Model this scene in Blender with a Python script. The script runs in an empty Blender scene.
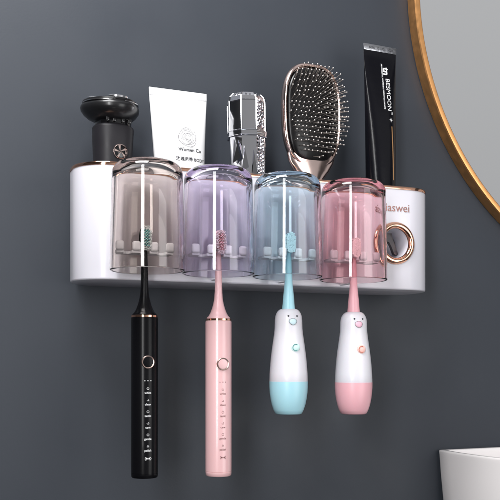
import bpy, bmesh, math, random
from mathutils import Vector, Matrix
random.seed(7)
PI = math.pi
MM = 0.001
OX, OZ = -350.0, 960.0          # plan millimetres -> world: centre the holder, eye level 0.96 m

def W(x, y, z):
    return Vector(((x + OX) * MM, y * MM, (z + OZ) * MM))

S = bpy.context.scene
COL = S.collection

# ------------------------------------------------------------------ camera
cam_d = bpy.data.cameras.new('camera')
cam = bpy.data.objects.new('camera', cam_d)
COL.objects.link(cam)
S.camera = cam
cam.location = W(0, -901, 0)
cam.rotation_euler = (PI / 2, 0, -math.radians(21.57))
cam_d.sensor_width = 36
cam_d.lens = 61.2
cam_d.shift_y = 0.221
cam_d.clip_start = 0.01
cam_d.clip_end = 100

# ------------------------------------------------------------------ world: a soft grey studio room
world = bpy.data.worlds.new('World')
S.world = world
world.use_nodes = True
wn = world.node_tree.nodes
wl = world.node_tree.links
bg = wn['Background']
tc = wn.new('ShaderNodeTexCoord')
sep = wn.new('ShaderNodeSeparateXYZ')
wl.new(tc.outputs['Generated'], sep.inputs[0])
mr = wn.new('ShaderNodeMapRange')
mr.inputs['From Min'].default_value = -1
mr.inputs['From Max'].default_value = 1
wl.new(sep.outputs['Z'], mr.inputs['Value'])
cr = wn.new('ShaderNodeValToRGB')
wl.new(mr.outputs[0], cr.inputs[0])
el = cr.color_ramp.elements
el[0].position = 0.0
el[0].color = (0.12, 0.12, 0.13, 1)
el[1].position = 1.0
el[1].color = (0.62, 0.63, 0.66, 1)
for p, v in ((0.34, 0.20), (0.46, 0.44), (0.55, 0.46), (0.71, 0.54), (0.75, 0.16), (0.80, 0.18), (0.86, 0.60)):  # includes a dark band put in above for contrast in metal reflections
    e = el.new(p)
    e.color = (v * 1.0, v, v * 1.01, 1)
mx_ = wn.new('ShaderNodeMapRange')          # background shaped bright to the right, dark to the left, for reflections
mx_.interpolation_type = 'SMOOTHSTEP'
mx_.inputs['From Min'].default_value = -0.45
mx_.inputs['From Max'].default_value = 0.25
mx_.inputs['To Min'].default_value = 0.10
mx_.inputs['To Max'].default_value = 1.0
wl.new(sep.outputs['X'], mx_.inputs['Value'])
ml = wn.new('ShaderNodeVectorMath')
ml.operation = 'SCALE'
wl.new(cr.outputs[0], ml.inputs[0])
dk = wn.new('ShaderNodeValToRGB')            # dark stripe added further right so the metals show contrast
dk.color_ramp.elements[0].position = 0.74
dk.color_ramp.elements[0].color = (1, 1, 1, 1)
dk.color_ramp.elements[1].position = 0.93
dk.color_ramp.elements[1].color = (1, 1, 1, 1)
for p_, v_ in ((0.77, 0.12), (0.89, 0.12)):
    e = dk.color_ramp.elements.new(p_)
    e.color = (v_, v_, v_, 1)
wl.new(sep.outputs['X'], dk.inputs[0])
mm_ = wn.new('ShaderNodeMath')
mm_.operation = 'MULTIPLY'
wl.new(mx_.outputs[0], mm_.inputs[0])
wl.new(dk.outputs[0], mm_.inputs[1])
wl.new(mm_.outputs[0], ml.inputs['Scale'])
wl.new(ml.outputs[0], bg.inputs['Color'])
bg.inputs['Strength'].default_value = 0.95

# ------------------------------------------------------------------ lamps: tall strip softbox front left + weak top lamp
def area(name, loc, target, sx, sy, power, col=(1, 1, 1)):
    d = bpy.data.lights.new(name, 'AREA')
    d.shape = 'RECTANGLE'
    d.size = sx
    d.size_y = sy
    d.energy = power
    d.color = col
    o = bpy.data.objects.new(name, d)
    COL.objects.link(o)
    o.location = loc
    o.rotation_euler = (Vector(target) - Vector(loc)).to_track_quat('-Z', 'Y').to_euler()
    return o

kl = W(-349, -1115, 360)
area('strip_softbox', kl, (W(300, 0, 0).x, 0, kl.z), 0.19, 1.05, 11.8)
fl = W(820, -1000, 20)
area('added_fill', fl, W(560, -60, 20), 0.5, 0.75, 3.6)  # unseen fill lamp, added to brighten the right end and the basin
tl = W(-60, -400, 880)
area('overhead_softbox', tl, W(120, 0, 260), 0.45, 0.35, 12.0)

# ------------------------------------------------------------------ render
S.render.engine = 'CYCLES'
S.view_settings.view_transform = 'Standard'
S.view_settings.look = 'None'
S.view_settings.exposure = 0
S.view_settings.gamma = 1
S.cycles.max_bounces = 20
S.cycles.transmission_bounces = 16
S.cycles.transparent_max_bounces = 24
S.cycles.glossy_bounces = 6
S.cycles.diffuse_bounces = 4
S.cycles.caustics_refractive = True
S.cycles.caustics_reflective = False

# ------------------------------------------------------------------ materials
def mat(name, col, rough=0.4, metal=0.0, coat=0.0, spec=0.5, noise=None, bump=None, sss=0.0, rnoise=None, ior=1.5):
    m = bpy.data.materials.new(name)
    m.use_nodes = True
    nt = m.node_tree
    b = nt.nodes['Principled BSDF']
    b.inputs['Base Color'].default_value = (*col, 1)
    b.inputs['Roughness'].default_value = rough
    b.inputs['Metallic'].default_value = metal
    b.inputs['Coat Weight'].default_value = coat
    b.inputs['Coat Roughness'].default_value = 0.05
    b.inputs['Specular IOR Level'].default_value = spec
    b.inputs['IOR'].default_value = ior
    if sss:
        b.inputs['Subsurface Weight'].default_value = sss
        b.inputs['Subsurface Scale'].default_value = 0.004
    tcn = nt.nodes.new('ShaderNodeTexCoord')
    if noise:
        sc, amt = noise
        n = nt.nodes.new('ShaderNodeTexNoise')
        n.inputs['Scale'].default_value = sc
        n.inputs['Detail'].default_value = 5
        nt.links.new(tcn.outputs['Object'], n.inputs['Vector'])
        r = nt.nodes.new('ShaderNodeValToRGB')
        r.color_ramp.elements[0].position = 0.3
        r.color_ramp.elements[1].position = 0.7
        r.color_ramp.elements[0].color = (*[c * (1 - amt) for c in col], 1)
        r.color_ramp.elements[1].color = (*[min(1, c * (1 + amt)) for c in col], 1)
        nt.links.new(n.outputs['Fac'], r.inputs[0])
        nt.links.new(r.outputs[0], b.inputs['Base Color'])
    if rnoise:
        sc, lo, hi = rnoise
        n = nt.nodes.new('ShaderNodeTexNoise')
        n.inputs['Scale'].default_value = sc
        n.inputs['Detail'].default_value = 6
        nt.links.new(tcn.outputs['Object'], n.inputs['Vector'])
        r = nt.nodes.new('ShaderNodeMapRange')
        r.inputs['From Min'].default_value = 0.3
        r.inputs['From Max'].default_value = 0.7
        r.inputs['To Min'].default_value = lo
        r.inputs['To Max'].default_value = hi
        nt.links.new(n.outputs['Fac'], r.inputs['Value'])
        nt.links.new(r.outputs[0], b.inputs['Roughness'])
    if bump:
        sc, st, dist = bump
        n = nt.nodes.new('ShaderNodeTexNoise')
        n.inputs['Scale'].default_value = sc
        n.inputs['Detail'].default_value = 8
        nt.links.new(tcn.outputs['Object'], n.inputs['Vector'])
        bp = nt.nodes.new('ShaderNodeBump')
        bp.inputs['Strength'].default_value = st
        bp.inputs['Distance'].default_value = dist
        nt.links.new(n.outputs['Fac'], bp.inputs['Height'])
        nt.links.new(bp.outputs[0], b.inputs['Normal'])
    return m

def glass(name, col):
    """clear moulded plastic, tinted"""
    m = bpy.data.materials.new(name)
    m.use_nodes = True
    nt = m.node_tree
    b = nt.nodes['Principled BSDF']
    b.inputs['Base Color'].default_value = (*col, 1)
    b.inputs['Transmission Weight'].default_value = 1
    b.inputs['Roughness'].default_value = 0.0
    b.inputs['IOR'].default_value = 1.47
    va = nt.nodes.new('ShaderNodeVolumeAbsorption')
    va.inputs['Color'].default_value = (*[c ** 4 for c in col], 1)
    va.inputs['Density'].default_value = 22
    nt.links.new(va.outputs[0], nt.nodes['Material Output'].inputs['Volume'])
    return m

M = {
    'wall': mat('painted_wall', (0.036, 0.0415, 0.052), 0.5, spec=0.32, noise=(2.2, 0.06), bump=(420, 0.1, 0.0006), rnoise=(9, 0.42, 0.6)),
    'white': mat('white_plastic', (0.70, 0.685, 0.745), 0.22, coat=0.25, rnoise=(30, 0.18, 0.27), sss=0.05),
    'white_matt': mat('white_inner_plastic', (0.74, 0.73, 0.77), 0.35),
    'rose_gold': mat('rose_gold_plating', (0.88, 0.50, 0.35), 0.09, 1.0, rnoise=(200, 0.06, 0.14)),
    'rose_pale': mat('pale_rose_gold', (0.80, 0.62, 0.57), 0.13, 1.0, rnoise=(50, 0.09, 0.2)),
    'ring_pale': mat('button_ring_rose_gold', (0.88, 0.66, 0.58), 0.3, 1.0),
    'copper_ink': mat('copper_lettering', (0.30, 0.15, 0.13), 0.25, 0.8),
    'black_gloss': mat('black_satin_plastic', (0.004, 0.004, 0.005), 0.26, spec=0.12, coat=0.05),
    'black_rubber': mat('black_rubber', (0.018, 0.018, 0.02), 0.6),
    'shaver_grey': mat('charcoal_coated_plastic', (0.015, 0.014, 0.017), 0.45, coat=0.0, spec=0.28, rnoise=(50, 0.36, 0.5)),
    'black_satin': mat('satin_black_shell', (0.009, 0.009, 0.010), 0.3, coat=0.15, spec=0.4),
    'black_shine': mat('glossy_black', (0.005, 0.005, 0.006), 0.12, coat=0.3),
    'dark_lever': mat('dark_lever_plastic', (0.045, 0.032, 0.04), 0.3),
    'steel': mat('steel', (0.72, 0.72, 0.74), 0.18, 1.0),
    'chrome': mat('chrome', (0.80, 0.80, 0.84), 0.05, 1.0),
    'crystal': mat('crystal_studs', (0.75, 0.74, 0.78), 0.03, 1.0),
    'pin': mat('bristle_pins', (0.50, 0.44, 0.40), 0.35, 0.7),
    'pin_tip': mat('bristle_ball_tips', (0.74, 0.69, 0.66), 0.3),
    'pad': mat('black_cushion', (0.004, 0.0035, 0.004), 0.3, spec=0.3, coat=0.1, rnoise=(40, 0.2, 0.35)),
    'pink': mat('pink_satin_plastic', (0.74, 0.46, 0.47), 0.26, coat=0.2, sss=0.05),
    'pink_soft': mat('soft_pink_plastic', (0.80, 0.43, 0.48), 0.35, sss=0.1),
    'blue_soft': mat('soft_blue_plastic', (0.40, 0.69, 0.78), 0.35, sss=0.1),
    'ivory': mat('white_toothbrush_plastic', (0.72, 0.705, 0.755), 0.33, coat=0.05, sss=0.12),
    'tube_white': mat('white_cream_tube', (0.76, 0.76, 0.77), 0.3, coat=0.1, bump=(18, 0.15, 0.004)),
    'tube_black': mat('black_laminate_tube', (0.003, 0.003, 0.005), 0.24, spec=0.2, coat=0.1, bump=(14, 0.35, 0.006)),
    'foil': mat('silver_crimp', (0.55, 0.56, 0.60), 0.28, 1.0, bump=(300, 0.3, 0.001)),
    'ink_dark': mat('dark_ink', (0.03, 0.03, 0.035), 0.6),
    'ink_grey': mat('grey_ink', (0.22, 0.21, 0.22), 0.6),
    'ink_white': mat('white_ink', (0.85, 0.85, 0.86), 0.5),
    'ink_brown': mat('brown_ink', (0.16, 0.06, 0.055), 0.6),
    'gold_line': mat('gold_foil_line', (0.50, 0.27, 0.12), 0.3, 0.6),
    'frame': mat('brushed_copper_frame', (0.90, 0.46, 0.18), 0.36, 1.0, rnoise=(120, 0.34, 0.46), noise=(60, 0.05)),
    'mirror': mat('mirror_silvering', (0.86, 0.87, 0.88), 0.02, 1.0),
    'ceramic': mat('white_ceramic', (0.95, 0.91, 0.905), 0.15, coat=0.4),
    'teal': mat('teal_bristle', (0.03, 0.42, 0.40), 0.5),
    'bristle_white': mat('white_bristle', (0.80, 0.83, 0.83), 0.5),
    'bristle_red': mat('coral_bristle', (0.72, 0.22, 0.26), 0.5),
    'bristle_pink': mat('pale_pink_bristle', (0.93, 0.76, 0.78), 0.5),
    'bristle_blue': mat('pale_blue_bristle', (0.66, 0.88, 0.93), 0.5),
    'mouth_blue': mat('pale_blue_beak', (0.60, 0.78, 0.84), 0.4),
    'mouth_pink': mat('pale_pink_beak', (0.85, 0.50, 0.62), 0.4),
    'button_green': mat('mint_button', (0.62, 0.84, 0.82), 0.35),
    'button_peach': mat('peach_button', (0.90, 0.55, 0.50), 0.35),
    'ink_teal': mat('teal_ink', (0.10, 0.30, 0.30), 0.5),
    'ink_coral': mat('coral_ink', (0.60, 0.18, 0.12), 0.5),
}
CUPM = [glass('smoky_brown_clear_plastic', (0.915, 0.87, 0.845)),
        glass('lilac_clear_plastic', (0.935, 0.90, 0.965)),
        glass('blue_clear_plastic', (0.865, 0.93, 0.965)),
        glass('rose_clear_plastic', (0.985, 0.82, 0.845))]

# ------------------------------------------------------------------ mesh helpers (all in millimetres)
def link(name, me, mats, parent, smooth=40):
    o = bpy.data.objects.new(name, me)
    COL.objects.link(o)
    if not isinstance(mats, (list, tuple)):
        mats = [mats]
    for m in mats:
        me.materials.append(m)
    if smooth is not None:
        for p in me.polygons:
            p.use_smooth = True
        me.set_sharp_from_angle(angle=math.radians(smooth))
    if parent:
        o.parent = parent
    return o

class G:
    """collects shapes for one mesh, millimetres"""
    def __init__(s):
        s.v = []; s.f = []; s.mi = []
    def add(s, vs, fs, mi=0, mx=None):
        k = len(s.v)
        for p in vs:
            p = Vector(p)
            s.v.append(mx @ p if mx else p)
        for f in fs:
            s.f.append([i + k for i in f])
            s.mi.append(mi)
        return s
    def loft(s, rings, cap0=True, cap1=True, mi=0, mx=None, closed=True):
        n = len(rings[0])
        vs = [p for r in rings for p in r]
        fs = []
        for a in range(len(rings) - 1):
            for i in range(n if closed else n - 1):
                j = (i + 1) % n
                fs.append([a * n + i, a * n + j, (a + 1) * n + j, (a + 1) * n + i])
        if cap0: fs.append(list(range(n))[::-1])
        if cap1: fs.append([(len(rings) - 1) * n + i for i in range(n)])
        return s.add(vs, fs, mi, mx)
    def lathe(s, prof, n=64, mi=0, mx=None, sy=1.0, cap0=True, cap1=True):
        """prof: list of (r, z); sy squashes y"""
        rings = [[(r * math.cos(2 * PI * i / n), sy * r * math.sin(2 * PI * i / n), z) for i in range(n)] for r, z in prof]
        return s.loft(rings, cap0 and prof[0][0] > 1e-6, cap1 and prof[-1][0] > 1e-6, mi, mx)
    def prism(s, poly, z0, z1, mi=0, mx=None):
        return s.loft([[(x, y, z0) for x, y in poly], [(x, y, z1) for x, y in poly]], mi=mi, mx=mx)
    def tube(s, pts, r, n=8, mi=0):
        pts = [Vector(p) for p in pts]
        rr = r if isinstance(r, (list, tuple)) else [r] * len(pts)
        rings = []
        up = None
        for i, p in enumerate(pts):
            d = (pts[min(i + 1, len(pts) - 1)] - pts[max(i - 1, 0)]).normalized()
            if up is None:
                up = d.orthogonal().normalized()
            a = (up - d * up.dot(d)).normalized()
            b = d.cross(a)
            up = a
            rings.append([p + (a * math.cos(2 * PI * k / n) + b * math.sin(2 * PI * k / n)) * rr[i] for k in range(n)])
        return s.loft(rings, mi=mi)
    def ball(s, c, r, n=10, mi=0, sc=(1, 1, 1), mx=None):
        prof = [(r * math.sin(PI * i / (n // 2 + 2)), -r * math.cos(PI * i / (n // 2 + 2))) for i in range(n // 2 + 3)]
        m2 = Matrix.Translation(Vector(c)) @ Matrix.Diagonal((*sc, 1))
        if mx: m2 = mx @ m2
        return s.lathe([(max(a, 0.002 * r), b) for a, b in prof], n, mi, m2)
    def rbox(s, c, d, r, mi=0, seg=3, mx=None):
        bm = bmesh.new()
        bmesh.ops.create_cube(bm, size=1)
        for v in bm.verts:
            v.co = Vector((v.co.x * d[0], v.co.y * d[1], v.co.z * d[2]))
        bmesh.ops.bevel(bm, geom=bm.edges[:], offset=r, segments=seg, profile=0.5, affect='EDGES')
        m2 = Matrix.Translation(Vector(c))
        if mx: m2 = mx @ m2
        bm.verts.ensure_lookup_table()
        s.add([v.co.copy() for v in bm.verts], [[v.index for v in f.verts] for f in bm.faces], mi, m2)
        bm.free()
        return s
    def mesh(s, name):
        me = bpy.data.meshes.new(name)
        me.from_pydata([tuple(p * MM) for p in s.v], [], s.f)
        me.polygons.foreach_set('material_index', s.mi)
        bm = bmesh.new(); bm.from_mesh(me)
        bmesh.ops.recalc_face_normals(bm, faces=bm.faces)
        bm.to_mesh(me); bm.free()
        me.update()
        return me
    def build(s, name, mats, parent=None, smooth=40):
        me = s.mesh(name)
        return link(name, me, mats, parent, smooth)

def RX(a): return Matrix.Rotation(math.radians(a), 4, 'X')
def RY(a): return Matrix.Rotation(math.radians(a), 4, 'Y')
def RZ(a): return Matrix.Rotation(math.radians(a), 4, 'Z')
def T(x, y, z): return Matrix.Translation(Vector((x, y, z)))

def tag(o, label=None, cat=None, group=None, kind=None):
    if label: o['label'] = label
    if cat: o['category'] = cat
    if group: o['group'] = group
    if kind: o['kind'] = kind
    return o

def thing(name, x, y, z, rot=(0, 0, 0), **k):
    o = bpy.data.objects.new(name, None)
    o.empty_display_size = 0.01
    COL.objects.link(o)
    o.location = W(x, y, z)
    o.rotation_euler = tuple(math.radians(a) for a in rot)
    return tag(o, **k)

def rrect(x0, x1, y0, y1, r, n=10):
    pts = []
    for cx, cy, a in ((x1 - r, y1 - r, 0), (x0 + r, y1 - r, 90), (x0 + r, y0 + r, 180), (x1 - r, y0 + r, 270)):
        for i in range(n + 1):
            t = math.radians(a + 90 * i / n)
            pts.append((cx + r * math.cos(t), cy + r * math.sin(t)))
    return pts

def text_geo(body, size, ext=0.12, spacing=1.0, bold=0.0):
    """lettering in the x-z plane, centred, facing -y; returns verts (mm) and faces"""
    c = bpy.data.curves.new('t', 'FONT')
    c.body = body
    c.size = size
    c.extrude = ext
    c.offset = bold
    c.resolution_u = 3
    c.space_character = spacing
    c.align_x = 'CENTER'
    c.align_y = 'CENTER'
    o = bpy.data.objects.new('t', c)
    COL.objects.link(o)
    dg = bpy.context.evaluated_depsgraph_get()
    me = bpy.data.meshes.new_from_object(o.evaluated_get(dg))
    vs = [Vector((v.co.x, -v.co.z, v.co.y)) for v in me.vertices]
    fs = [list(p.vertices) for p in me.polygons]
    bpy.data.objects.remove(o)
    bpy.data.curves.remove(c)
    bpy.data.meshes.remove(me)
    return vs, fs

def cut(obj, cutters):
    """boolean the cutters out of obj and bake the result"""
    for c in cutters:
        md = obj.modifiers.new('cut', 'BOOLEAN')
        md.operation = 'DIFFERENCE'
        md.solver = 'EXACT'
        md.object = c
    dg = bpy.context.evaluated_depsgraph_get()
    me = bpy.data.meshes.new_from_object(obj.evaluated_get(dg))
    obj.modifiers.clear()
    obj.data = me
    for c in cutters:
        bpy.data.objects.remove(c)
    for p in me.polygons: p.use_smooth = True
    me.set_sharp_from_angle(angle=math.radians(35))

# ------------------------------------------------------------------ the wall
wl_ = G()
wl_.add([(-2500, 0, -960), (3500, 0, -960), (3500, 0, 1700), (-2500, 0, 1700), (-2500, 60, -960), (3500, 60, -960), (3500, 60, 1700), (-2500, 60, 1700)],
        [[0, 1, 2, 3], [5, 4, 7, 6], [3, 2, 6, 7], [1, 0, 4, 5], [0, 3, 7, 4], [2, 1, 5, 6]])
wo = wl_.build('wall', M['wall'], None, None)
wo.location = W(0, 0, 0)
tag(wo, 'dark slate grey painted bathroom wall', 'wall', kind='structure')

# ------------------------------------------------------------------ the toothbrush holder
HX0, HX1, HY, HZ0, HZ1 = 147.0, 553.0, -82.0, 79.0, 194.0
holder = thing('toothbrush_holder', 0, 0, 0, label='long white wall mounted toothbrush holder with rose gold top rim and round window', cat='toothbrush holder')
R = 36
def foot(inset, rr=None):
    r = (R if rr is None else rr) - inset
    return rrect(HX0 + inset, HX1 - inset, HY + inset, -0.5 - inset, max(r, 1), 16)
g = G()
lv = [(1.6, HZ0), (0.9, HZ0 + 0.25), (0.3, HZ0 + 0.9), (0.0, HZ0 + 1.8), (0.0, HZ1 - 3.6)]
g.loft([[(x, y, z) for x, y in foot(i)] for i, z in lv])
body = g.build('body', M['white'], holder)
cutters = []
PK = [(153, 228), (232, 303), (307, 379), (383, 458), (462, 547)]
for k, (a, b) in enumerate(PK):
    c = G()
    c.prism(rrect(a, b, -77.5, -6, 31 if k in (0, 4) else 8, 8) if k not in (0, 4) else rrect(a, b, -77.5, -6, 28, 8), 154 if k == 4 else 90, 220)
    cutters.append(c.build('cutter', M['white'], holder))
RCX, RCZ = 497.6, 130.3
c = G()
c.lathe([(18.2, 0), (18.2, 46)], 72, mx=T(RCX, HY - 4, RCZ) @ RX(-90))
cutters.append(c.build('cutter', M['white'], holder))
cut(body, cutters)
# rose gold rim, stepped out 0.4 mm
g = G()
def foot2(out):
    return rrect(HX0 - out, HX1 + out, HY - out, -0.4, R + out - 0.0, 16)
zt, zb = HZ1, HZ1 - 3.5
rings = []
for o_, z_ in ((0.0, zb), (0.5, zb + 0.15), (0.6, zb + 0.8), (0.6, zt - 0.9), (0.3, zt - 0.25), (-0.4, zt), (-3.0, zt), (-3.5, zt - 0.4), (-3.5, zb)):
    if o_ > -2.5:
        rings.append([(x, y, z_) for x, y in rrect(HX0 - o_, HX1 + o_, HY - o_, -0.4 + min(o_, 0), R + o_, 16)])
    else:
        rings.append([(x, y, z_) for x, y in rrect(HX0 - o_, HX1 + o_, HY - o_, -0.4 + o_, R + o_, 16)])
rings.append(rings[0])
g.loft(rings, False, False)
g.build('rim', M['rose_gold'], holder)
# window ring
def ring_prof(g, cx, cz, y, prof, n=96, mi=0):
    """prof list of (radius, forward offset) closed"""
    rings = [[(cx + r * math.cos(2 * PI * i / n), y - f, cz + r * math.sin(2 * PI * i / n)) for i in range(n)] for r, f in prof]
    rings.append(rings[0])
    g.loft(rings, False, False, mi=mi)
g = G()
prof = []
for i in range(20):
    t = 2 * PI * i / 20
    prof.append((19.9 + 3.7 * math.cos(t), 0.6 + 3.8 * math.sin(t)))
ring_prof(g, RCX, RCZ, HY, prof)
g.build('window_ring', M['rose_gold'], holder, 80)
# inner white sleeve, slightly conical, seen as the bright crescent
g = G()
ring_prof(g, RCX, RCZ, HY, [(17.9, 1.0), (16.6, -1.5), (15.6, -14), (15.6, -26), (18.0, -26), (18.0, -4)])
g.build('window_sleeve', M['white'], holder, 30)
g = G()   # squeeze lever hanging in the window
g.prism([(-13, 12), (-4.5, 12), (-3.0, 5), (0.5, -3), (3.6, -11), (1.2, -12.5), (-1.5, -11), (-5, -3), (-8, 2), (-13, 3)], -2.5, 2.5, mx=T(RCX + 8, HY + 16, RCZ + 1) @ RX(90))
lever = g.build('squeeze_lever', M['dark_lever'], holder, 30)
g = G()
g.lathe([(15.4, 0), (15.4, 2)], 48, mx=T(RCX, HY + 27, RCZ) @ RX(-90))
g.build('window_backplate', M['white_matt'], holder)
# copper lettering on the front
vs, fs = text_geo('aiaswei', 12.9, 0.25, 1.0, -0.06)
g = G(); g.add(vs, fs, mx=T(497.5, HY - 0.2, 169.5))
g.build('lettering', M['copper_ink'], holder, None)

CUPX = [204.9, 275.9, 349.6, 424.6]
BRY = [-104.0, -108.0, -113.0, -115.0]
BRK = [(y + 901) / 801 for y in BRY]
BRX = [a * k for a, k in zip([207.1, 282.8, 359.4, 435.2], BRK)]
CUPY = -119.0
# racks with U slots: plate, four knobs and a J shaped support that passes below the cup rim
for cx, by in zip(BRX, BRY):
    cx -= 0.8
    g = G()
    P = []
    kx = [-25.0, -8.6, 8.6, 25.0]
    yb, yf, ys = by + 11.2, by - 6, by + 1.5
    P.append((-29, yb)); P.append((29, yb)); P.append((29, yf + 3)); P.append((28, yf))
    for q in (3, 2, 1, 0):
        P.append((kx[q] - 4.3, yf)) if q else P.append((-28, yf))
        if q:
            c0 = (kx[q] + kx[q - 1]) / 2
            hw = c0 - kx[q - 1] - 4.3
            hw = (kx[q] - 4.3) - c0
            for i in range(0, 13):
                t = PI * i / 12
                P.append((c0 + hw * math.cos(t), ys - 1 + (hw * 0.9) * math.sin(t)))
            P.append((kx[q - 1] + 4.3, yf))
    P.append((-29, yf + 3))
    g.prism(P, 102.6, 105.0)
    for k in kx:
        g.rbox((k, yf - 0.4, 108.9), (8.6, 5.5, 9.4), 2.5, seg=4)
    g.rbox((4.0, by + 10, 92.2), (3.6, 2.4, 22.5), 0.9)
    g.rbox((4.0, (by + 10 - 81.5) / 2, 81.6), (3.6, abs(by + 10 + 81.5) + 2, 1.2), 0.5)
    o = g.build('brush_rack', M['white_matt'], holder)
    o.location = (cx * MM, 0, 0)

# ------------------------------------------------------------------ the four cups, upside down in front of the holder
cl = ['smoky grey brown clear cup hanging upside down over the black toothbrush',
      'lilac clear cup hanging upside down, over the pink brush with red bristles',
      'pale blue clear cup hanging upside down, over the white and blue toothbrush',
      'rose pink clear cup hanging upside down next to the round rose gold window']
def cup_prof():
    zb, zt = 85.0, 188.8
    P = []
    ro_b, ro_t = 35.2, 33.4
    # outer, from the open rim upward to the closed top centre
    P += [(ro_b - 1.0, zb), (ro_b - 0.45, zb + 0.12), (ro_b - 0.1, zb + 0.45), (ro_b, zb + 1.0)]
    for t in (0.004, 0.02, 0.1, 0.25, 0.4, 0.55, 0.7, 0.85, 0.96, 0.99):
        P.append((ro_b + (ro_t - ro_b) * t, zb + 1.0 + (zt - 14.1 - zb) * t))
    r0, c0, z0 = 13.0, ro_t - 13.0, zt - 12.6
    for i in range(0, 15):
        t = PI / 2 * i / 14
        P.append((c0 + r0 * math.cos(t), z0 + 11.6 * math.sin(t)))
    P += [(16, zt - 0.75), (12, zt - 0.55), (6, zt - 0.4), (0.02, zt - 0.35)]
    # inner, from the top centre down to the rim
    zi = zt - 7.0
    ri_t, ri_b = ro_t - 3.6, ro_b - 2.2
    P += [(0.02, zi), (8, zi - 0.02), (14, zi - 0.1), (18, zi - 0.25)]
    r1, c1, z1 = 11.0, ri_t - 11.0, zi - 11.3
    for i in range(13, -1, -1):
        t = PI / 2 * i / 14
        P.append((c1 + r1 * math.cos(t), z1 + 11.0 * math.sin(t)))
    for t in (0.02, 0.06, 0.15, 0.3, 0.45, 0.6, 0.75, 0.9, 0.97, 0.992, 1.0):
        P.append((ri_t + (ri_b - ri_t) * t, z1 + (zb + 0.7 - z1) * t))
    P += [(ri_b + 0.1, zb + 0.3), (ri_b + 0.4, zb + 0.05)]
    return P
CUPZ = [84.6, 84.0, 83.6, 83.0]
for i, cx in enumerate(CUPX):
    g = G()
    pr = cup_prof()
    pr = pr + [pr[0]]
    g.lathe([(r, z - 85) for r, z in pr], 128, cap0=False, cap1=False)
    bm = bmesh.new()
    me = g.mesh('cup')
    bm.from_mesh(me)
    bmesh.ops.remove_doubles(bm, verts=bm.verts, dist=1e-7)
    bmesh.ops.recalc_face_normals(bm, faces=bm.faces)
    bm.to_mesh(me); bm.free()
    o = link('cup', me, CUPM[i], None, 60)
    o.location = W(cx, CUPY, CUPZ[i])
    tag(o, cl[i], 'cup', 'clear cups hanging on the holder')

# ------------------------------------------------------------------ electric toothbrushes
def arc_text(g, body, size, z, r, mi=0, spacing=1.0, dx=0, bold=0.0):
    vs, fs = text_geo(body, size, 0.04, spacing, bold)
    out = []
    for v in vs:
        a = (v.x + dx) / r
        rr = r + 0.05 - v.y * 0.6
        out.append(Vector((rr * math.sin(a), -rr * math.cos(a), v.z + z)))
    g.add(out, fs, mi)

def tufts(parent, w, h, z0, y0, L, mats, nx, nz, taper=0.0, r=0.42):
    g = G()
    for j in range(nz):
        for i in range(nx):
            u = (i - (nx - 1) / 2) / max(1, (nx - 1) / 2)
            v = (j - (nz - 1) / 2) / ((nz - 1) / 2)
            if u * u * 0.8 + abs(v) ** 3 > 1.15: continue
            x = u * w / 2; z = z0 + v * h / 2
            LL = L - 0.8 * abs(u) + random.uniform(-0.3, 0.3)
            mi = 0 if (abs(u) < 0.7 and abs(v) < 0.75 and (i + j) % 2 == 0) else 1
            g.tube([(x, y0, z), (x + random.uniform(-.3, .3) + u * 0.5, y0 - LL, z + v * 0.9 + random.uniform(-.3, .3))], [r, r * 1.12], 7, mi)
    o = g.build('bristles', mats, parent, 50)
    return tag(o, kind='stuff')

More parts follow.
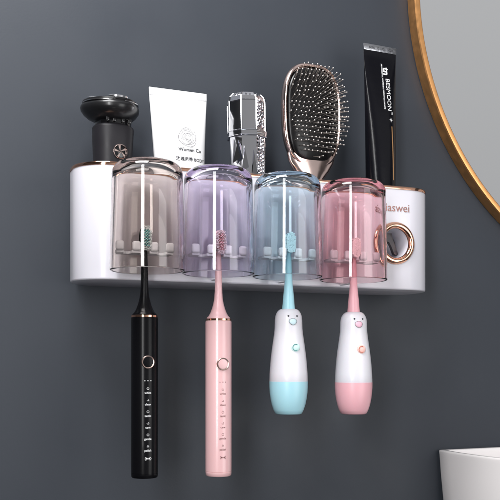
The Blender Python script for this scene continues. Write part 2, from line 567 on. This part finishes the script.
def electric_brush(i, zc, label, main, ring, btn, ink, br, hb, rot=0):
    """zc: z of the collar (top of the handle); base of thing at bottom of the handle"""
    L = 154.5
    t = thing('electric_toothbrush', BRX[i], BRY[i], (zc - L) * BRK[i], label=label, cat='toothbrush', group='sonic toothbrushes hanging from the holder', rot=(0, 0, rot))
    t.scale = (BRK[i],) * 3
    g = G()
    r = 13.1
    g.lathe([(r - 2.6, 0), (r - 1.0, 0.3), (r - 0.25, 1.4), (r - 0.05, 4.0), (r - 0.05, 4.4), (r - 0.35, 4.55), (r - 0.35, 4.9), (r - 0.05, 5.05), (r, 12), (r, L - 1.5), (r - 0.4, L)], 96)
    h = g.build('handle', main, t)
    g = G()
    g.lathe([(r - 0.5, L), (r - 0.15, L + 0.1), (r - 0.15, L + 1.9), (r - 0.7, L + 2.2)], 96)
    g.build('collar', M['rose_gold'], t)
    g = G()
    z = L + 2.0
    P = [(r - 1.2, z), (r - 1.5, z + 1.2), (9.8, z + 3.0), (8.2, z + 5.8), (6.6, z + 10), (5.2, z + 15), (4.3, z + 20), (3.8, z + 27), (3.5, z + 40), (3.2, z + 52), (2.8, z + 60), (2.4, z + 72)]
    g.lathe(P, 48)
    zh = z + 58
    nk = g.build('neck', main, t)
    g = G()
    # head: flattened egg, facing -y
    sec = []
    for k in range(15):
        v = -1 + 2 * k / 14
        w = 5.6 * max(0.05, (1 - abs(v) ** 2.6)) ** 0.5
        sec.append([(w * math.cos(2 * PI * i / 24), 2.3 * math.sin(2 * PI * i / 24) * (0.4 + 0.6 * w / 5.6), z + 70 + v * 12.5) for i in range(24)])
    g.loft(sec)
    hd = g.build('brush_head', main, t)
    hd.location = (0, 0, (hb) * MM)
    tf = tufts(hd, 8.2, 21, z + 70, -1.5, 9.0, br, 8, 18)
    # power button
    g = G()
    zb = L - 43
    yb = -r
    ringp = [(6.2, -1.6), (6.25, 0.4), (5.8, 0.9), (5.1, 0.6), (5.0, -1.6)]
    ring_prof(g, 0, 0, 0, ringp, 48)
    rg = g.build('button_ring', ring, t); rg.location = (0, yb * MM, zb * MM)
    g = G()
    g.lathe([(5.0, -0.8), (4.95, 0.55), (4.2, 0.8), (0.05, 0.7)], 40, mx=RX(90))
    b = g.build('button', btn, t); b.location = (0, yb * MM, zb * MM)
    # printed marks
    g = G()
    for dx in (-2.9, 0, 2.9):
        g.rbox((dx, -math.sqrt(r * r - dx * dx) + 0.02, L - 60.8), (0.95, 0.25, 0.95), 0.11, seg=1)
    words = ['white', 'clean', 'tactic', 'care', 'gentle', 'polish']
    for k, w_ in enumerate(words):
        zz = L - 72.3 - 11.0 * k
        arc_text(g, w_, 2.9, zz, r, bold=0.03)
        # small icon above each word
        n = [5, 3, 8, 4, 6, 3][k]
        pts = [(math.cos(2 * PI * i / n + PI / 2) * 1.15, math.sin(2 * PI * i / n + PI / 2) * 1.15) for i in range(n)]
        for i in range(n):
            if k in (1, 3) and i == 0: continue
            a, c_ = pts[i], pts[(i + 1) % n]
            q = lambda p: (p[0], -math.sqrt(r * r - p[0] ** 2) - 0.03, zz + 4.0 + p[1])
            g.tube([q(a), q(c_)], 0.16, 5)
    zz = L - 135
    for bx, bw in ((-1.45, 1.1), (0, 1.1), (1.45, 1.1)):
        g.rbox((bx, -r + 0.06, zz), (bw, 0.4, 1.3), 0.12, seg=1)
    bat = [(-2.7, -1.3), (2.7, -1.3), (2.7, -0.5), (3.2, -0.5), (3.2, 0.5), (2.7, 0.5), (2.7, 1.3), (-2.7, 1.3), (-2.7, -1.3)]
    g.tube([(x_, -math.sqrt(r * r - x_ * x_) - 0.03, zz + z_) for x_, z_ in bat], 0.2, 5)
    g.build('printed_marks', ink, t, 30)
    return t

electric_brush(0, 41.5, 'black electric toothbrush with teal and white bristles, white printed modes and a ringed button',
               M['black_gloss'], M['ring_pale'], M['black_gloss'], M['ink_white'], [M['teal'], M['bristle_white']], 4)
electric_brush(1, 39.5, 'pink electric toothbrush with coral bristles, rose gold ringed button and brown printed modes',
               M['pink'], M['ring_pale'], M['pink'], M['ink_brown'], [M['bristle_red'], M['bristle_pink']], 6, 0)

# ------------------------------------------------------------------ bird shaped children's toothbrushes
def kids_brush(i0, zb, label, soft, beak, btn, ink, br):
    t = thing('child_toothbrush', BRX[i0], BRY[i0], zb * BRK[i0], rot=(0, 0, -5), label=label, cat='toothbrush', group='bird shaped toothbrushes hanging from the holder')
    t.scale = (BRK[i0],) * 3
    # profile measured up from the base
    prof = [(12.4, 0), (13.8, 0.8), (15.6, 4.5), (17.4, 10), (18.6, 16), (19.4, 22), (19.8, 28), (19.9, 33.6)]
    g = G()
    g.lathe([(a, b) for a, b in prof], 72)
    g.build('base_cap', soft, t, 35)
    g = G()
    up = [(19.65, 33.6), (19.8, 34.2), (19.5, 42), (18.8, 52), (18.0, 60), (17.0, 68), (16.0, 75), (15.0, 82), (14.35, 88), (14.2, 93), (14.1, 97), (13.6, 101), (12.5, 104), (10.9, 106.4), (9.0, 107.8), (7.6, 108.2)]
    g.lathe(up, 96)
    g.build('body', M['ivory'], t, 50)
    def surf(zq, dx):
        for (r0, z0), (r1, z1) in zip(up, up[1:]):
            if z0 <= zq <= z1:
                r = r0 + (r1 - r0) * (zq - z0) / (z1 - z0)
                return r, Vector((dx, -math.sqrt(max(r * r - dx * dx, 0)), zq))
    g = G()
    P = [(6.7, 107.6), (6.6, 109), (6.1, 114), (5.5, 122), (4.6, 130), (3.9, 139), (3.5, 150), (3.0, 160), (2.5, 168)]
    g.lathe(P, 48)
    g.build('neck', soft, t)
    g = G()
    sec = []
    for q in range(15):
        v = -1 + 2 * q / 14
        w = 5.4 * max(0.05, (1 - abs(v) ** 2.6)) ** 0.5
        sec.append([(w * math.cos(2 * PI * i / 24), 2.3 * math.sin(2 * PI * i / 24) * (0.4 + 0.6 * w / 5.4), 175 + v * 11.5) for i in range(24)])
    g.loft(sec)
    hd = g.build('brush_head', soft, t)
    tufts(hd, 7.6, 18, 176, -1.5, 8.0, br, 9, 17, r=0.72)
    for s_ in (-1, 1):
        g = G()
        r, p = surf(100.5, s_ * 4.6)
        g.ball((0, 0, 0), 0.95, 14)
        e = g.build('eye', M['ink_dark'], t); e.location = p * MM
    # beak: rounded triangle patch with a dark outline
    def beakpt(a, s_):
        cx_ = math.cos(a) * 4.1 * s_ * (1 + 0.16 * math.sin(a)); cz_ = math.sin(a) * 3.3 * s_
        zq = 94.6 + cz_
        r, p = surf(zq, cx_)
        return p
    g = G()
    n = 32
    ringp = [beakpt(2 * PI * i / n, 1.0) for i in range(n)]
    rr = []
    for s_, off in ((1.0, -0.02), (0.97, 0.35), (0.75, 0.7), (0.4, 0.95), (0.03, 1.0)):
        rr.append([beakpt(2 * PI * i / n, s_) + Vector((0, -off, 0)) for i in range(n)])
    g.loft(rr, False, True)
    bk = g.build('beak', beak, t, 60)
    g = G()
    pts = [p + Vector((0, -0.25, 0)) for p in ringp]
    g.tube(pts + [pts[0], pts[1]], 0.26, 6)
    g.build('outline', M['ink_grey'], bk)
    # side button with a curved mark
    g = G()
    zq = 68.5
    r, p = surf(zq, 1.5)
    g.lathe([(4.7, -1.2), (4.6, 0.5), (3.9, 1.1), (0.05, 1.3)], 40, mx=RX(90))
    b = g.build('button', btn, t); b.location = p * MM
    g = G()
    g.tube([(3.2 * math.cos(a), -1.25, 3.2 * math.sin(a)) for a in [math.radians(60 + 12 * i) for i in range(21)]], 0.42, 6)
    g.build('button_mark', ink, b)
    return t
kids_brush(2, -55.2, 'white bird shaped toothbrush with pale blue base and blue neck', M['blue_soft'], M['mouth_blue'], M['button_green'], M['ink_teal'], [M['bristle_blue'], M['bristle_blue']])
kids_brush(3, -56.8, 'white bird shaped toothbrush with pink base and pink neck', M['pink_soft'], M['mouth_pink'], M['button_peach'], M['ink_coral'], [M['bristle_pink'], M['bristle_pink']])

# ------------------------------------------------------------------ electric shaver
t = thing('electric_shaver', 186, -45, 91, rot=(0, 1.0, 6), label='black rotary electric shaver standing in the left end of the holder', cat='shaver')
g = G()
def ell(rx, ry, z, n=64, e=2.4, dx=0):
    pts = []
    for i in range(n):
        a = 2 * PI * i / n
        c_, s_ = math.cos(a), math.sin(a)
        pts.append((dx + rx * abs(c_) ** (2 / e) * (1 if c_ >= 0 else -1), ry * abs(s_) ** (2 / e) * (1 if s_ >= 0 else -1), z))
    return pts
g.loft([ell(15, 13, 0), ell(17, 15, 3), ell(18.2, 16.5, 20), ell(17.5, 16, 60), ell(18.8, 17, 100), ell(20.2, 18, 130), ell(20.8, 18.4, 143), ell(20.4, 18, 145.0), ell(19.2, 17, 146)])
g.build('body', M['shaver_grey'], t)
g = G()
g.loft([ell(18.6, 16.4, 145.5), ell(18.0, 15.8, 148), ell(18.4, 16.2, 152), ell(16, 14, 156)])
for a in (-11, -4, 5, 12):
    g.rbox((a, -16.4, 150), (3.4, 2.2, 4.4), 0.7)
nk = g.build('neck', M['black_shine'], t)
g = G()
hm = T(-2.5, 0, 150.6) @ RY(-1.5) @ RX(3)
prof = [(12, 0), (18, 0.8), (22.5, 3.0), (26.5, 6.5), (29.3, 10.5), (29.9, 13.5), (29.4, 15.6), (28.5, 16.6), (27.6, 16.9), (27.5, 17.8), (28.0, 18.6), (27.6, 20.2), (26.2, 20.9), (20, 21.2), (0.1, 21.3)]
rings = []
for r_, z_ in prof:
    rg = []
    for i in range(90):
        a = 2 * PI * i / 90
        q = r_ * (1 + 0.045 * math.cos(3 * (a + PI / 2)))
        rg.append((q * math.cos(a), q * math.sin(a) * 0.94, z_))
    rings.append(rg)
g.loft(rings, mx=hm)
hd = g.build('shaving_head', M['black_satin'], t, 30)
g = G()
g.lathe([(27.9, 0), (28.5, 0.3), (28.5, 0.9), (27.9, 1.2)], 90, mx=hm @ T(0, 0, 17.2) @ Matrix.Diagonal((1, 0.94, 1, 1)))
g.build('trim_ring', M['steel'], hd, 30)
for k in range(3):
    a = math.radians(-90 + 120 * k + 8)
    g = G()
    cx_, cy_ = 14.5 * math.cos(a), 13.8 * math.sin(a)
    mx = hm @ T(cx_, cy_, 20.6)
    g.lathe([(11.2, 0), (11.2, 2.3), (10.2, 3.2), (9.2, 3.3), (8.8, 2.6), (5, 2.6), (4.6, 3.4), (0.1, 3.6)], 48, mx=mx)
    g.build('cutter_disc', M['steel'], hd, 30)
    g = G()
    for q in range(16):
        b_ = 2 * PI * q / 16
        g.rbox((7 * math.cos(b_), 7 * math.sin(b_), 3.2), (0.7, 0.7, 0.9), 0.1, seg=1, mx=mx)
    # teeth merged with ring of the same disc as a sub piece
    o = g.build('cutter_teeth', M['chrome'], hd, None)
g = G()
ez = 118
g.lathe([(7.2, 0), (7.2, 1.0), (6.6, 1.4), (0.05, 1.2)], 48, mx=T(2, -17.4, ez) @ RZ(4) @ RX(90))
em = g.build('power_button', M['black_shine'], t)
g = G()
for k in range(5):
    a = PI / 2 + 2 * PI * k / 5 + 0.2
    g.add([(0.4 * math.cos(a + 1.5), 0, 0.4 * math.sin(a + 1.5)), (6.3 * math.cos(a - 0.2), 0, 6.3 * math.sin(a - 0.2)), (6.3 * math.cos(a + 0.16), 0, 6.3 * math.sin(a + 0.16)),
           (0.4 * math.cos(a + 1.5), 0.5, 0.4 * math.sin(a + 1.5)), (6.3 * math.cos(a - 0.2), 0.5, 6.3 * math.sin(a - 0.2)), (6.3 * math.cos(a + 0.16), 0.5, 6.3 * math.sin(a + 0.16))],
          [[0, 1, 2], [3, 5, 4], [0, 3, 4, 1], [1, 4, 5, 2], [2, 5, 3, 0]], mx=T(2, -19.1, ez) @ RZ(4))
ring_prof(g, 2, ez, -18.2, [(7.3, 0), (7.3, 1.0), (6.8, 1.2), (6.6, 0)], 48)
g.build('emblem', M['rose_pale'], em, None)

# ------------------------------------------------------------------ squeezable tubes
def tube_body(name, parent, m, wt, wb, tb, z0, z1, e_pow=1.4, n=72, wav=0.0, nseg=40):
    """flat crimp of width wt at z1, round end wb x tb at z0"""
    g = G()
    rings = []
    for k in range(nseg + 1):
        s_ = k / nseg
        z = z0 + (z1 - z0) * s_
        w = wb + (wt - wb) * s_ ** 1.25
        th = max(1.3, tb * (1 - s_ ** e_pow))
        e = 2.0 + 0.5 * s_
        r_ = ell(w / 2, th / 2, z, n, e)
        if wav:
            r_ = [(x, y + wav * math.sin(s_ * 7 + x * 0.09) * min(1, s_ * 2) * (1 - s_) * (1 if y < 0 else -0.3), zz) for x, y, zz in r_]
        rings.append(r_)
    g.loft(rings)
    return g.build(name, m, parent, 50)

t = thing('cream_tube', 261, -46, 91, rot=(0, -1.2, 5), label='white cream tube with a grey line drawn rose, standing with its flat end up', cat='cream tube')
tube_body('tube', t, M['tube_white'], 64.5, 46, 38, 24, 184, 1.9, wav=0.8)
g = G()
g.rbox((0, 0, 187.5), (64.5, 1.5, 8), 0.5, seg=2)
for q in range(30):
    g.rbox((-30.5 + q * 2.1, 0, 187.7), (0.8, 1.9, 6.6), 0.3, seg=1)
g.build('crimp', M['tube_white'], t)
g = G()
g.lathe([(17, 0), (18, 1), (18.5, 22), (17.5, 23.8), (0.1, 24.2)], 60)
g.build('cap', M['white_matt'], t)
def ty(s_, x, wt=64.5, wb=46, tb=38, ep=1.9, wav=0.8):
    w = wb + (wt - wb) * s_ ** 1.25; th = max(1.3, tb * (1 - s_ ** ep)); e = 2.0 + 0.5 * s_
    q = max(0.0, 1 - abs(2 * x / w) ** e) ** (1 / e)
    y = -th / 2 * q
    return y + wav * math.sin(s_ * 7 + x * 0.09) * min(1, s_ * 2) * (1 - s_) - 0.12
def on_tube(v, z0, z1, **k):
    s_ = min(1, max(0, (v.z - z0) / (z1 - z0)))
    return Vector((v.x, ty(s_, v.x, **k) + v.y * 0.5, v.z))
g = G()
cxr, czr = 6.0, 141.5
random.seed(4)
petals = [(0, 0, 2.3, 0, 300), (0.4, 0.3, 3.6, 40, 290), (-0.5, 0.4, 4.8, 160, 250), (0.3, -0.8, 5.6, 260, 250), (0.4, 0.6, 6.8, 20, 200), (-0.6, -0.3, 7.6, 150, 200), (0.6, -0.3, 8.6, 250, 230), (-0.2, 0.4, 9.6, 60, 180), (0, -0.2, 10.4, 170, 130), (0.2, 0, 10.6, 285, 120)]
for (dx, dz, rr_, a0, da) in petals:
    pts = []
    for i in range(25):
        a = math.radians(a0 + da * i / 24)
        rq = rr_ * (1 + 0.07 * math.sin(3 * a + rr_)) * (0.93 + 0.09 * i / 24)
        pts.append(on_tube(Vector((cxr + dx + rq * math.cos(a), 0, czr + dz + rq * math.sin(a))), 24, 184))
    g.tube(pts, 0.17, 5)
g.build('rose_drawing', M['ink_grey'], t, None)
g = G()
for (tx, sz, zz, bo) in (('Women Co', 5.2, 127.6, 0.13), ('玫瑰滋养 BODY', 4.6, 117.4, 0.1)):
    vs, fs = text_geo(tx, sz, 0.08, 1.05, bo)
    g.add([on_tube(v + Vector((8.0, 0, zz)), 24, 184) for v in vs], fs)
g.build('lettering', M['ink_dark'], t, None)

t = thing('toothpaste_tube', 500, -46, 155, rot=(0, -0.4, 4), label='black toothpaste tube with white vertical lettering and silver crimp, standing behind the round window', cat='toothpaste')
K2 = dict(wt=44.5, wb=33.5, tb=32, ep=1.7, wav=1.1)
tube_body('tube', t, M['tube_black'], 44.5, 33.5, 32, 4, 200, 1.7, wav=1.1)
g = G()
g.rbox((0, 0, 203.5), (44.5, 1.6, 7.2), 0.5, seg=2)
g.build('crimp', M['foil'], t)
g = G()
vs, fs = text_geo('B09K  12 2025  3020', 3.4, 0.1, 1.1, 0.05)
g.add(vs, fs, mx=T(1, -0.85, 203.3))
g.build('stamped_code', M['ink_dark'], t, None)
g = G()
g.lathe([(15.0, 0), (15.6, 0.6), (15.8, 4.2)], 48)
g.build('cap', M['black_gloss'], t)
g = G()
def vtext(tx, sz, x, z, bo, sp=1.0):
    vs, fs = text_geo(tx, sz, 0.08, sp, bo)
    out = []
    for v in vs:   # rotate clockwise: reads downward
        out.append(on_tube(Vector((x + v.z, v.y, z - v.x)), 4, 200, **K2))
    g.add(out, fs)
vtext('tn', 11, 6.0, 177.5, 0.35)
vtext('BESMOON', 8.2, 7.4, 150, 0.0, 1.0)
vtext('PROFESSIONAL WHITENING FRESH TOOTHPASTE', 2.5, 0.6, 159, 0.03, 0.95)
vtext('™', 4, 10.0, 128.5, 0.02)
# four pointed star
for sgn in (0, 1):
    pass
cxs, czs = 8.6, 120.5
star = []
for i in range(8):
    a = PI / 4 * i
    rr_ = 2.7 if i % 2 == 0 else 0.8
    star.append((cxs + rr_ * math.cos(a), czs + rr_ * math.sin(a)))
sv = [on_tube(Vector((x, 0, z)), 4, 200, **K2) + Vector((0, -0.02, 0)) for x, z in star]
sb = [p + Vector((0, 0.5, 0)) for p in sv]
g.add(sv + sb, [list(range(8))] + [[i, (i + 1) % 8, 8 + (i + 1) % 8, 8 + i] for i in range(8)])
g.build('brand_lettering', M['ink_white'], t, None)
g = G()
for (tx, sz, x_, zz) in (('NET WT 120g', 2.7, 4.2, 26.5), ('4.2 oz', 2.7, 6.0, 22.5)):
    vs, fs = text_geo(tx, sz, 0.08, 1.0, 0.06)
    g.add([on_tube(v + Vector((x_, 0, zz)), 4, 200, **K2) for v in vs], fs)
g.build('net_weight_lettering', M['ink_white'], t, None)
g = G()
pts = [on_tube(Vector((9.2, 0, 113 - 62 * i / 30)), 4, 200, **K2) for i in range(31)]
g.loft([[p + Vector((-0.55, -0.03, 0)), p + Vector((0.55, -0.03, 0)), p + Vector((0.55, 0.4, 0)), p + Vector((-0.55, 0.4, 0))] for p in pts])
g.build('gold_stripe', M['gold_line'], t, None)

# ------------------------------------------------------------------ faceted silver lipstick case
t = thing('lipstick_case', 337.5, -46, 91, rot=(0, -1.2, -13), label='faceted silver lipstick case with a column of crystals, standing upright', cat='lipstick')
def octo(a, b, z, c=0.42, rot=0):
    q = [(a, -b * c), (a, b * c), (a * c, b), (-a * c, b), (-a, b * c), (-a, -b * c), (-a * c, -b), (a * c, -b)]
    return [(x, y, z) for x, y in q]
g = G()
g.loft([octo(19.2, 18, 154), octo(19.2, 18, 186), octo(18.0, 16.8, 191), octo(14.5, 13.5, 195.2), octo(8, 7.5, 196.5)])
g.loft([octo(20.0, 18.8, 148.5), octo(20.0, 18.8, 153.7)])
for q in range(8):
    p = octo(19.2, 18, 0)[q]
    g.tube([(p[0], p[1], 154.2), (p[0], p[1], 186)], 0.75, 6)
    p2 = octo(18.0, 16.8, 0)[q]; p3 = octo(14.5, 13.5, 0)[q]
    g.tube([(p[0], p[1], 186), (p2[0], p2[1], 191), (p3[0], p3[1], 195.2)], 0.7, 6)
for zq, a_, b_ in ((154.2, 19.9, 18.7), (148.6, 20.2, 19.0), (186, 19.2, 18)):
    pp = octo(a_, b_, zq)
    for q in range(8):
        g.tube([pp[q], pp[(q + 1) % 8]], 0.65, 6)
g.build('cap', M['chrome'], t, 5)
g = G()
g.loft([octo(18.6, 17.4, 0), octo(18.6, 17.4, 90), octo(17.8, 16.6, 100), octo(19.0, 17.8, 148.2)])
# triangular cut facets on the base
for k, (x, z, w_, h_) in enumerate([(-13.5, 132, 8, 26), (-5, 126, 8, 34), (-13, 104, 9, 24), (5, 118, 7, 40)]):
    g.add([(x - w_ / 2, -17.2 if abs(x) < 8 else -13.5, z - h_ / 2), (x + w_ / 2, -18.0, z - h_ / 2 + 5), (x, -18.9, z + h_ / 2 - 8), (x - w_ / 3, -15, z + h_ / 2)],
          [[0, 1, 2], [0, 2, 3], [0, 3, 1], [1, 3, 2]])
g.build('case', M['chrome'], t, 5)
g = G()
random.seed(11)
def stud(x, y, z, r):
    n = 6
    base = [(r * math.cos(2 * PI * i / n), -0.2, r * math.sin(2 * PI * i / n)) for i in range(n)]
    mid = [(0.9 * r * math.cos(2 * PI * i / n + .5), -r * 0.45, 0.9 * r * math.sin(2 * PI * i / n + .5)) for i in range(n)]
    top = [(0.45 * r * math.cos(2 * PI * i / n), -r * 0.85, 0.45 * r * math.sin(2 * PI * i / n)) for i in range(n)]
    g.loft([base, mid, top], mx=T(x, y, z) @ RZ(37) @ RY(random.uniform(0, 60)))
for q in range(26):
    a = 2 * PI * q / 26
    stud_at = (16.6 * math.cos(a), 15.6 * math.sin(a))
    g.ball((stud_at[0], stud_at[1], 192.6 + random.uniform(-.5, .5)), 1.25, 6)
for j in range(27):
    z = 90 + j * 3.6
    if 146 < z < 156: continue
    for i, (x, y) in enumerate(((9.8, -17.6), (12.8, -14.6), (15.8, -11.8))):
        stud(x + random.uniform(-.3, .3), y + 0.5, z + (1.8 if i == 1 else 0) + random.uniform(-.4, .4), random.uniform(1.6, 2.1))
g.build('crystal_strip', M['crystal'], t, 3)

# ------------------------------------------------------------------ paddle hairbrush
t = thing('hairbrush', 415, -44, 92, rot=(3, -2.6, 9), label='rose gold paddle hairbrush with black cushion and ball tipped pins, standing head up', cat='hairbrush')
HC = 178.0   # head centre height above the base
def headring(a, b, y, e=2.8, n=96, cz=HC, squeeze=0.04):
    pts = []
    for i in range(n):
        q = 2 * PI * i / n
        c_, s_ = math.cos(q), math.sin(q)
        x = a * abs(c_) ** (2 / e) * (1 if c_ >= 0 else -1)
        z = b * abs(s_) ** (2 / e) * (1 if s_ >= 0 else -1)
        x *= 1 + squeeze * (z / b) * 0.5
        pts.append((x, y, cz + z))
    return pts
A, B = 38.0, 56.5
g = G()
g.loft([headring(A - 12, B - 14, 11.5), headring(A - 5, B - 6, 10.5), headring(A - 1.5, B - 1.8, 7), headring(A, B, 2.5), headring(A, B, -0.5), headring(A - 0.8, B - 0.8, -2.2), headring(A - 2.4, B - 2.4, -3.0), headring(A - 3.6, B - 3.8, -2.0), headring(A - 4, B - 4.4, 1)])
g.build('back', M['rose_pale'], t, 40)
g = G()
# neck and handle, from the head down to the holder floor
hs = [(32, 6.0, 136, 2.5), (30, 6.3, 128, 2.5), (24, 6.5, 119, 2.5), (15.5, 6.8, 110, 2.2), (10.5, 7.2, 103, 2.0), (8.0, 7.6, 100, 1.5), (8.8, 8.5, 80, 1), (10.5, 9.5, 50, 1), (11, 9.8, 25, 1), (9.5, 8.5, 6, 1), (7, 6, 0.5, 1)]
g.loft([[(x, y + dy, z) for x, y, z in ell(a, b, z, 48, 2.2)] for a, b, z, dy in hs])
g.build('handle', M['rose_pale'], t, 50)
g = G()
CA, CB = A - 4.2, B - 5.2
dome = 7.0
def cush(x, z):
    e = 2.5
    d = (abs(x / CA) ** e + abs((z) / CB) ** e)
    return -1.5 - dome * (1 - min(1, d)) ** 0.55 if d < 1 else -1.5
rings = [headring(CA, CB, -0.5)]
for s_ in (1.0, 0.985, 0.95, 0.9, 0.8, 0.65, 0.45, 0.2, 0.02):
    yy = -1.5 - dome * (1 - min(1, s_ ** 2.5)) ** 0.55
    rings.append(headring(CA * s_, CB * s_, yy))
g.loft(rings, False, True)
g.build('cushion', M['pad'], t, 50)
pins = []
px, pz = 4.5, 4.9
rows = int(2 * CB / pz) + 1
for j in range(-rows // 2, rows // 2 + 1):
    for i in range(-9, 10):
        x = (i + (0.5 if j % 2 else 0)) * px
        z = j * pz
        sc = 1 + 0.05 * z / CB
        if abs(x / (CA * 0.94)) ** 2.7 + abs(z / (CB * (0.95 if z > 0 else 0.86))) ** 2.7 < 1:
            pins.append((x * sc + random.uniform(-.4, .4), z + random.uniform(-.4, .4)))
print('pins', len(pins))
def add_pin(g, x, z):
    y = cush(x, z)
    u, v = x / CA, z / CB
    k = (u * u + v * v)
    d = Vector((-0.42 + 1.0 * ((u + 1) / 2) ** 2 + random.uniform(-.08, .08), -1, (v * abs(v) * 0.85 if v > 0 else 0.15 * v) - 0.04 + random.uniform(-.08, .08))).normalized()
    L = 14.5 + random.uniform(-1, .8)
    p0 = Vector((x, y + 0.8, HC + z)); p1 = p0 + d * L
    pm = p0.lerp(p1, 0.5) + Vector((random.uniform(-.25, .25), 0, random.uniform(-.25, .25)))
    g.tube([p0, pm, p1], 0.33, 6)
    g.ball(p1, 0.7, 8, mi=1)
# the outer pins stand clear of the head and show largest
pins.sort(key=lambda p: -(max(p[0] / CA, 0) + max(p[1] / CB, 0) * 0.8 + 0.3 * (p[0] ** 2 / CA ** 2 + p[1] ** 2 / CB ** 2)))
for (x, z) in pins[:100]:
    g = G(); add_pin(g, x, z)
    g.build('bristle', [M['pin'], M['pin_tip']], t, 60)
g = G()
for (x, z) in pins[100:]:
    add_pin(g, x, z)
o = g.build('bristles', [M['pin'], M['pin_tip']], t, 60)
tag(o, kind='stuff')

# ------------------------------------------------------------------ round wall mirror
MCX, MCZ, MR = 924.3, 459.7, 360.8
t = thing('wall_mirror', MCX, 0, MCZ, label='round wall mirror with a copper coloured metal frame', cat='mirror')
g = G()
ring_prof(g, 0, 0, 0, [(MR - 0, 1), (MR, 16), (MR - 0.8, 17.6), (MR - 2.0, 18), (MR - 6.0, 18), (MR - 7.0, 17.3), (MR - 7.3, 16), (MR - 7.5, 13), (MR - 9.4, 12.6), (MR - 9.8, 12), (MR - 10, 8), (MR - 10, 1)], 360)
g.build('frame', M['frame'], t, 25)
g = G()
g.lathe([(MR - 9.9, 3), (MR - 9.9, 9), (0.05, 9.0)], 256, mx=RX(90))
g.build('mirror_glass', M['mirror'], t, 30)

# ------------------------------------------------------------------ wash basin
t = thing('wash_basin', 790, 0, -260, label='white ceramic wash basin with a thin rim at the lower right', cat='basin')
def dshape(inset, z, drop=0, n=60, base=0):
    """flat back on the wall, bowed front"""
    x0, x1 = 606 - 790 + inset, 980 - 790 - inset
    yb = -1 - (inset if inset < 3 else inset)
    w = (x1 - x0) / 2; cx_ = (x0 + x1) / 2
    dep = 250 - inset * 1.2
    pts = []
    rc = 5
    for i in range(n + 1):
        a = PI * i / n
        c_ = -math.cos(a)
        s_ = math.sin(a) ** 0.85
        pts.append((cx_ + w * c_ * (1.0), yb - 4 - dep * s_, z))
    pts.append((x1 - 1.5, yb - 1, z)); pts.append((x1 - 6, yb, z)); pts.append((x0 + 6, yb, z)); pts.append((x0 + 1.5, yb - 1, z))
    return pts
g = G()
ht = 149.0
rs = [dshape(60, 0), dshape(40, 2), dshape(18, 14), dshape(9, 40), dshape(5, 80), dshape(2.4, ht - 30), dshape(1.2, ht - 6), dshape(0.8, ht - 2.5), dshape(1.0, ht - 0.8), dshape(2.2, ht), dshape(7, ht), dshape(9, ht - 1), dshape(10, ht - 5), dshape(16, ht - 40), dshape(36, ht - 85), dshape(80, ht - 110), dshape(120, ht - 114)]
g.loft(rs)
g.build('bowl', M['ceramic'], t, 50)
g = G()
g.lathe([(22, 0), (22, 2), (19, 3), (0.1, 2.2)], 40, mx=T(3, -125, ht - 114))
g.build('drain', M['steel'], t)
